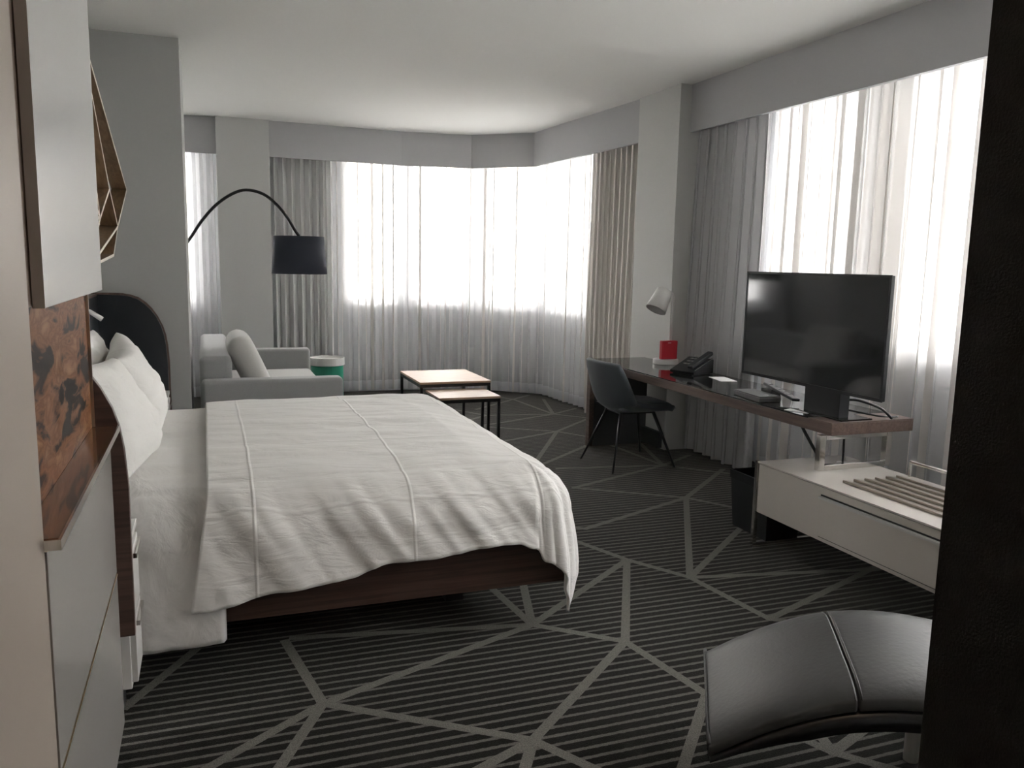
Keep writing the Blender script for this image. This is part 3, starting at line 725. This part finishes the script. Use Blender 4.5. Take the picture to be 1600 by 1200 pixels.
# ================================================================== desk run
dk = empty('desk', (3.2, 4.7, 0)); tag(dk, 'long walnut writing desk with black glass top along the window', 'desk')
B(((2.945,3.28,.665),(3.48,6.15,.724))).build('slab', 'deskwood', dk, bevel=.002)
B(((2.945,3.28,.7245),(3.48,3.46,.730))).build('end_top', 'deskwood', dk)
B(((2.947,3.462,.7245),(3.478,6.148,.731))).build('glass_top', 'blackglass', dk)
B(((2.945,6.085,0),(3.475,6.145,.6645))).build('end_panel', 'deskwood', dk, bevel=.002)
B(((2.985,6.078,.004),(3.475,6.0845,.6645))).build('panel_face', 'panelgrey', dk)
B(((3.44,5.80,.02),(3.475,6.077,.15))).build('kick_board', 'panelgrey', dk)
ch = MB()
for a, b in ((((2.90,3.30,.478),(2.935,3.335,.664))), (((3.33,3.30,.478),(3.365,3.335,.664))), (((2.9355,3.30,.478),(3.3295,3.335,.508))), (((2.9355,3.30,.640),(3.3295,3.335,.664)))): ch.box(a, b)
ch.build('support_frame', 'chrome', dk, bevel=.002)

cr = empty('luggage_bench', (3.02, 2.75, 0)); tag(cr, 'low white lacquered luggage bench with slatted top and drawer', 'bench')
B(((2.745,1.90,.20),(3.30,3.575,.464))).build('body', 'credenza', cr, bevel=.003)
B(((2.748,1.905,.4642),(3.297,3.572,.4684))).build('shadow_strip', 'black', cr)  # solid black strip painting the shade below the overhanging top
B(((2.738,1.90,.4685),(3.302,3.58,.4775))).build('top', 'credenza', cr, bevel=.0015)
B(((2.7425,1.942,.219),(2.7455,3.0925,.430))).build('drawer_gap_shade', 'black', cr)  # black plate, proud of the body, paints the shaded gap round the drawer
d = B(((2.732,1.95,.226),(2.7445,3.085,.412))).build('drawer', 'credenza', cr, bevel=.0015)
B(((2.722,1.95,.4125),(2.743,3.088,.422))).build('handle', 'cabdoor', d)  # pale colour paints the bright highlight along a metal handle
B(((2.738,3.5805,.0),(2.760,3.60,.478))).build('leg', 'chrome', cr)
B(((3.20,3.5805,.0),(3.222,3.60,.478))).build('leg', 'chrome', cr)
B(((2.7605,3.5805,.0),(3.1995,3.60,.022))).build('foot_bar', 'chrome', cr)
B(((2.738,1.878,.0),(2.760,1.8995,.478))).build('leg', 'chrome', cr)
B(((3.20,1.878,.0),(3.222,1.8995,.478))).build('leg', 'chrome', cr)
for k in range(6):
    x = 2.868+k*.0665
    B(((x,2.0,.478),(x+.020,3.095,.490))).build('slat', 'slat', cr, bevel=.003)
rail = MB().tube([(3.285,3.09,.478),(3.285,3.09,.552),(3.285,2.02,.552),(3.285,2.02,.478)], .009, 8).build('back_rail', 'chrome', cr)
MB().lathe([(.0,0),(.03,0),(.03,.004),(.0,.005)], (3.16,3.42,.478), 20).build('cable_grommet', 'white', cr)

tv = empty('television', (3.06, 3.62, .731)); tag(tv, 'flat screen television on a black block stand on the desk', 'television')
B(((3.052,3.075,.868),(3.072,4.195,1.476))).build('cabinet', 'blackplastic', tv, bevel=.004)
B(((3.0495,3.087,.884),(3.0525,4.183,1.466))).build('screen', 'screen', tv)
bz = MB()
for a, b in (((3.047,3.073,.866),(3.0525,4.197,.883)), ((3.047,3.073,1.467),(3.0525,4.197,1.478)), ((3.047,3.073,.8832),(3.0525,3.0865,1.4668)), ((3.047,4.1835,.8832),(3.0525,4.197,1.4668))): bz.box(a, b)
bz.build('bezel', 'blackplastic', tv)
B(((3.055,3.36,.7315),(3.12,3.63,.8675))).build('stand', 'blackplastic', tv, bevel=.003)
B(((3.02,3.30,.7312),(3.22,3.66,.738))).build('stand_base', 'blackglass', tv)
B(((3.0725,3.35,.90),(3.11,3.90,1.30))).build('rear_housing', 'blackplastic', tv, bevel=.01)

# desk lamp
dl = empty('desk_lamp', (3.415, 5.70, .731)); tag(dl, 'small white desk lamp with tilted cylinder head', 'desk lamp')
MB().lathe([(.0,0),(.098,0),(.10,.006),(.10,.034),(.096,.040),(.0,.040)], (3.415,5.70,.731), 40).build('base', 'white', dl)
MB().tube([(3.470,5.735,.765),(3.482,5.735,1.255),(3.474,5.735,1.280),(3.435,5.735,1.300),(3.408,5.735,1.313)], .0095, 10).build('pole', 'white', dl, smooth=True)
ax = Vector((-.5,-.12,-.86)).normalized(); p0 = Vector((3.395,5.725,1.308))
MB().tube([p0, p0+ax*.004, p0+ax*.175], [.058,.062,.082], 28, caps=False).build('lamp_head', 'white', dl, smooth=True, solid=.003)
MB().tube([p0-ax*.001, p0+ax*.005], [.057,.060], 28).build('head_cap', 'white', dl)
MB().tube([p0+ax*.05, p0+ax*.13], [.018,.03], 14).build('bulb', 'shade_in', dl, smooth=True)
rc = empty('red_box', (3.416, 5.665, .772)); tag(rc, 'red cardboard box propped on the white lamp base', 'box')
B(((3.345,5.645,.772),(3.487,5.684,.918))).build('carton', 'red', rc, bevel=.006)
B(((3.397,5.6438,.899),(3.425,5.6448,.904))).build('printed_mark', 'redmark', rc)

# telephone
ph_ = empty('telephone', (3.30, 5.14, .731)); tag(ph_, 'black desk telephone with tilted keypad and handset', 'telephone')
def rotz(mb, c, a): return mb.xf(Matrix.Translation(c) @ Matrix.Rotation(math.radians(a), 4, 'Z') @ Matrix.Translation([-q for q in c]))
c_ = Vector((3.30,5.14,0)); A_ = 18
b1 = MB().prism([(3.19,.737),(3.41,.737),(3.41,.835),(3.395,.84),(3.19,.755)], 'y', 5.03, 5.25)
rotz(b1, c_, A_).build('body', 'blackplastic', ph_, bevel=.004)
b2 = MB().beam((3.185,5.06,.775), (3.415,5.06,.868), .05, .030, (-.37,0,.93))
rotz(b2, c_, A_).build('handset', 'blackplastic', ph_, bevel=.010)
b3 = MB().beam((3.20,5.03,.766), (3.40,5.03,.848), .006, .004, (-.37,0,.93)); rotz(b3, c_, A_).build('chrome_strip', 'chrome', ph_)
for i in range(4):
    for j in range(3):
        t = .10+i*.042; q = Vector((3.19+t*.923, 5.12+j*.032, .7575+t*.383))
        kb = MB().box((q.x,q.y,q.z),(q.x+.022,q.y+.02,q.z+.006)); rotz(kb, c_, A_).build('key', 'steel', ph_)
rotz(B(((3.2,5.05,.731),(3.4,5.23,.7365))), c_, A_).build('foot', 'black', ph_)
tag(rotz(B(((3.285,4.70,.7312),(3.40,4.92,.7335))), Vector((3.34,4.81,0)), -12).build('notepad_sheet', 'paper'), 'white notepaper lying beside the telephone', 'paper')
lb = empty('leather_folder', (3.04, 4.03, .731)); tag(lb, 'dark stationery box on the desk left of the remote control', 'box')
rotz(B(((2.99,3.90,.7315),(3.13,4.20,.757))), Vector((3.06,4.05,0)), -6).build('case', 'leather', lb, bevel=.004)
rotz(B(((2.992,3.902,.7575),(3.128,4.198,.765))), Vector((3.06,4.05,0)), -6).build('lid', 'leather', lb, bevel=.002)
rm = empty('remote_control', (3.15, 3.97, .766)); tag(rm, 'black remote control resting tilted near the television stand', 'remote control')
rmb = MB().beam((3.185,4.13,.795), (3.125,3.78,.752), .05, .018, (.06,-.15,1)); rmb.build('body', 'blackplastic', rm, bevel=.006)
for k in range(5):
    t = .15+k*.15; q = Vector((3.185,4.13,.8135)).lerp(Vector((3.125,3.78,.7705)), t)
    MB().box((q.x-.012,q.y-.008,q.z-.001),(q.x+.012,q.y+.008,q.z+.002)).build('button', 'black', rm)
B(((3.14,4.02,.7315),(3.21,4.12,.783))).build('rest', 'blackplastic', rm, bevel=.004)
tag(rotz(B(((2.985,3.54,.7312),(3.045,3.68,.7332))), Vector((3.0,3.6,0)), 20).build('channel_card', 'paper'), 'small printed card at the foot of the television stand', 'card')

# cables
def cable(pts, label, r=.005):
    P = [Vector(p) for p in pts]; out = []
    for i in range(len(P)-1):
        a = P[max(i-1,0)]; b = P[i]; c = P[i+1]; d = P[min(i+2,len(P)-1)]
        for k in range(6):
            t = k/6; out.append(.5*((2*b)+(c-a)*t+(2*a-5*b+4*c-d)*t*t+(3*b-a-3*c+d)*t**3))
    out.append(P[-1]); tag(MB().tube(out, r, 8).build('cable', 'black', None, smooth=True), label, 'cable')
cable([(3.22,3.85,.66),(3.22,3.83,.60),(3.24,3.78,.52),(3.27,3.72,.42),(3.30,3.68,.30)], 'thick black cable drooping under the desk', .009)
cable([(3.16,3.42,.664),(3.158,3.42,.60),(3.16,3.42,.54),(3.16,3.42,.484)], 'short black cable dropping into the white bench top', .006)
cable([(3.14,3.42,.82),(3.18,3.36,.825),(3.27,3.30,.79),(3.33,3.28,.737)], 'black cable curling out behind the television stand', .007)
cable([(3.14,3.45,.77),(3.20,3.36,.76),(3.29,3.31,.745),(3.40,3.31,.738)], 'lower black cable lying behind the television stand', .005)

# waste bin
bn = empty('waste_bin', (2.975, 3.80, 0)); tag(bn, 'black rectangular waste bin at the end of the white bench', 'waste bin')
bm_ = MB(); c = (2.975, 3.795); ha, hb_ = (.105,.155), (.125,.175)
def ring(h, z): return [(c[0]-h[0],c[1]-h[1],z),(c[0]+h[0],c[1]-h[1],z),(c[0]+h[0],c[1]+h[1],z),(c[0]-h[0],c[1]+h[1],z)]
v = ring(ha,0)+ring(hb_,.33)+ring((hb_[0]-.006,hb_[1]-.006),.33)+ring((ha[0]-.006,ha[1]-.006),.008)
f = [(0,3,2,1),(12,13,14,15)]
for lvl in range(3):
    for k in range(4): k2 = (k+1) % 4; f.append((lvl*4+k, lvl*4+k2, lvl*4+4+k2, lvl*4+4+k))
bm_.add(v, f).build('body', 'bin', bn)
lin = MB(); v = ring((hb_[0]+.002,hb_[1]+.002),.285)+ring((hb_[0]+.003,hb_[1]+.003),.333)+ring((hb_[0]-.009,hb_[1]-.009),.333)+ring((hb_[0]-.012,hb_[1]-.012),.28)
f = []
for lvl in range(3):
    for k in range(4): k2 = (k+1) % 4; f.append((lvl*4+k, lvl*4+k2, lvl*4+4+k2, lvl*4+4+k))
lin.add(v, f).build('bag_liner', 'blackplastic', bn)

# ================================================================== desk chair
dc = empty('desk_chair', (2.985, 5.49, 0)); tag(dc, 'slate blue upholstered bucket chair with thin black legs at the desk', 'chair')
PROF = [(-.300,.805,.245,.085,-.012),(-.292,.74,.262,.105,0),(-.268,.64,.275,.130,0),(-.240,.545,.278,.14,.01),(-.20,.475,.275,.12,.04),(-.14,.438,.270,.07,.080),(-.04,.428,.265,.03,.070),(.08,.430,.258,.01,.045),(.19,.440,.246,0,.025),(.262,.446,.220,0,.008),(.285,.435,.19,0,0)]
def shell(u, v):
    t = v*(len(PROF)-1); i = min(int(t), len(PROF)-2); k = t-i
    a = [PROF[i][q]*(1-k)+PROF[i+1][q]*k for q in range(5)]; s = u*2-1
    return (2.985+a[0]+a[3]*abs(s)**2.4, 5.49+s*a[2], a[1]+a[4]*abs(s)**2.6)
MB().grid(shell, 24, 30).build('shell', 'chairfab', dc, smooth=True, solid=.045, sub=1)
def pad(u, v):
    s = u*2-1; x = -.17+v*.46; e = (max(0,1-abs(s)**4)*max(0,1-abs(v*2-1)**4))**.4
    return (2.985+x, 5.49+s*.215, .450+.050*e)
MB().grid(pad, 16, 16).build('seat_pad', 'chairfab', dc, smooth=True)
for (fx, fy), (tx, ty) in (((2.700,5.70),(2.86,5.59)), ((2.725,5.21),(2.86,5.37)), ((3.275,5.265),(3.13,5.37)), ((3.275,5.80),(3.13,5.61))):
    MB().tube([(fx,fy,0),(tx,ty,.415)], [.008,.0135], 10).build('leg', 'black', dc, smooth=True)
B(((2.85,5.36,.405),(3.14,5.62,.417))).build('leg_plate', 'black', dc)

# ================================================================== leather lounge bench
lo = empty('lounge_ottoman', (1.85, 1.70, 0)); tag(lo, 'black leather arched lounge ottoman with a stitched seam', 'ottoman')
a_ = Vector((.846,-.534,0)); b_ = Vector((.534,.846,0)); o_ = Vector((1.391,1.992,0))
LP = [(0,.225),(.10,.290),(.20,.345),(.30,.388),(.37,.409),(.46,.425),(.56,.430),(.68,.420),(.80,.398),(.92,.365),(1.04,.325),(1.14,.29)]
def lz(s):
    for i in range(len(LP)-1):
        if LP[i][0] <= s <= LP[i+1][0]:
            p0 = LP[max(i-1,0)]; p1 = LP[i]; p2 = LP[i+1]; p3 = LP[min(i+2,len(LP)-1)]
            t = (s-p1[0])/(p2[0]-p1[0]); m1 = (p2[1]-p0[1])/(p2[0]-p0[0])*(p2[0]-p1[0]); m2 = (p3[1]-p1[1])/(p3[0]-p1[0])*(p2[0]-p1[0])
            return (2*t**3-3*t*t+1)*p1[1]+(t**3-2*t*t+t)*m1+(-2*t**3+3*t*t)*p2[1]+(t**3-t*t)*m2
    return LP[-1][1]
def slab(hw, s0, s1, zoff, th, taper, crown=0, n=40, mm=14):
    mb = MB(); v = []
    for i in range(n+1):
        s = s0+(s1-s0)*i/n
        z = lz(s)+zoff; tt = th*(min(1, .35+((s-s0)/.25)*.65) if taper else 1)
        for j in range(mm+1):
            q = (j/mm*2-1); P = o_+a_*s+b_*(q*hw); v.append((P.x, P.y, z+crown*(1-q**4)-.012*abs(q)**8))
        for j in range(mm+1):
            q = (j/mm*2-1); P = o_+a_*s+b_*(q*hw); v.append((P.x, P.y, z-tt))
    K = 2*(mm+1); f = []
    for i in range(n):
        for j in range(mm):
            k = i*K+j; f.append((k, k+1, k+K+1, k+K)); k2 = k+mm+1; f.append((k2, k2+K, k2+K+1, k2+1))
        f.append((i*K, i*K+K, i*K+K+mm+1, i*K+mm+1)); e = i*K+mm; f.append((e, e+mm+1, e+K+mm+1, e+K))
    f.append([j for j in range(mm+1)]+[mm+1+j for j in range(mm, -1, -1)]); f.append([n*K+j for j in range(mm+1)]+[n*K+mm+1+j for j in range(mm, -1, -1)])
    return mb.add(v, f)
p1 = slab(.285, 0, .368, 0, .045, False, .010).build('pad', 'leather', lo, smooth=True, bevel=.006)
p2 = slab(.285, .372, 1.14, 0, .045, False, .010).build('pad', 'leather', lo, smooth=True, bevel=.006)
for s in (.362, .378):
    P = [o_+a_*s+b_*(q*.283)+Vector((0,0,lz(s)+.0095-.010*abs(q)**4-.012*abs(q)**8)) for q in [k/10-1 for k in range(21)]]
    MB().tube(P, .0025, 6).build('seam_piping', 'leather', lo, smooth=True)
slab(.278, .006, 1.134, -.0455, .060, True).build('shell', 'black', lo, smooth=True)
P = [o_+b_*(q*.283)+Vector((0,0,lz(0)-.003)) for q in [k/10-1 for k in range(21)]]
MB().tube(P, .006, 8).build('end_piping', 'leather', lo, smooth=True)
for s in (.63, 1.0):
    zz = lz(s)-.10
    for q in (-.15, .15):
        pp = o_+a_*s+b_*q; MB().tube([(pp.x,pp.y,zz+.01),(pp.x,pp.y,0)], .022, 16).build('leg', 'white', lo, smooth=True)  # white colour stands in for light caught by chrome legs

# entry ceiling light (lit) above and behind the camera
el = empty('ceiling_downlight', (.22, .25, CE-.03)); tag(el, 'round warm downlight in the entry ceiling', 'ceiling light')
MB().lathe([(.055,0),(.075,0),(.075,.028),(.055,.028),(.055,0)], (.22,.25,CE-.029), 28).build('rim', 'white', el)
E_ = bpy.data.materials.new('lit_lens'); E_.use_nodes = True
E_.node_tree.nodes['Principled BSDF'].inputs['Emission Color'].default_value = (1,.72,.48,1); E_.node_tree.nodes['Principled BSDF'].inputs['Emission Strength'].default_value = 6
MB().lathe([(.0,0),(.054,0),(.054,.004),(.0,.004)], (.22,.25,CE-.012), 28).build('lens', E_, el)
sl = bpy.data.lights.new('downlight_beam', 'SPOT'); sl.energy = 11; sl.color = (1,.74,.52); sl.spot_size = 2.2; sl.spot_blend = .8; sl.shadow_soft_size = .05
so = bpy.data.objects.new('downlight_beam', sl); COL.objects.link(so); so.location = (.22,.25,CE-.035)

# ================================================================== outside
gz = -9
struct(B(((-60,-60,gz-.2),(90,90,gz))).build('ground', 'street'), 'pale street surface far below the windows', 'ground')
def building(c, size, facing, matn, label, rows, cols, h):
    """facing: unit vector from the facade towards the room"""
    t = empty('building', (c[0], c[1], gz)); tag(t, label, 'building')
    f_ = Vector((*facing, 0)).normalized(); s_ = Vector((-f_.y, f_.x, 0)); C_ = Vector((c[0], c[1], 0)); wd, dp = size
    F = [(0,3,2,1),(4,5,6,7),(0,1,5,4),(1,2,6,5),(2,3,7,6),(3,0,4,7)]
    def bx(s0, s1, d0, d1, z0, z1):
        q = [C_+s_*s0+f_*d0, C_+s_*s1+f_*d0, C_+s_*s1+f_*d1, C_+s_*s0+f_*d1]
        return MB().add([(p.x,p.y,z0) for p in q]+[(p.x,p.y,z1) for p in q], F)
    bx(-wd/2, wd/2, -dp, 0, gz, gz+h).build('facade', matn, t)
    bx(-wd/2-.2, wd/2+.2, -dp-.2, .25, gz+h+.01, gz+h+.4).build('cornice', matn, t)
    for r in range(rows):
        for k in range(cols):
            s0 = -wd/2+(k+.22)*wd/cols; s1 = -wd/2+(k+.78)*wd/cols; z0 = gz+(r+.28)*h/rows; z1 = gz+(r+.80)*h/rows
            wf = bx(s0, s1, .005, .06, z0, z1).build('window', 'white_frame', t)
            bx(s0+.1, s1-.1, .061, .075, z0+.1, z1-.1).build('pane', 'facwin', wf)
building((22, 8), (26, 10), (-1, -.15), 'facade', 'pale apartment block across the street beyond the right window', 5, 7, 16)
building((10, 34), (30, 10), (-.2, -1), 'facade2', 'beige office block faintly visible through the bay sheers', 6, 8, 18)
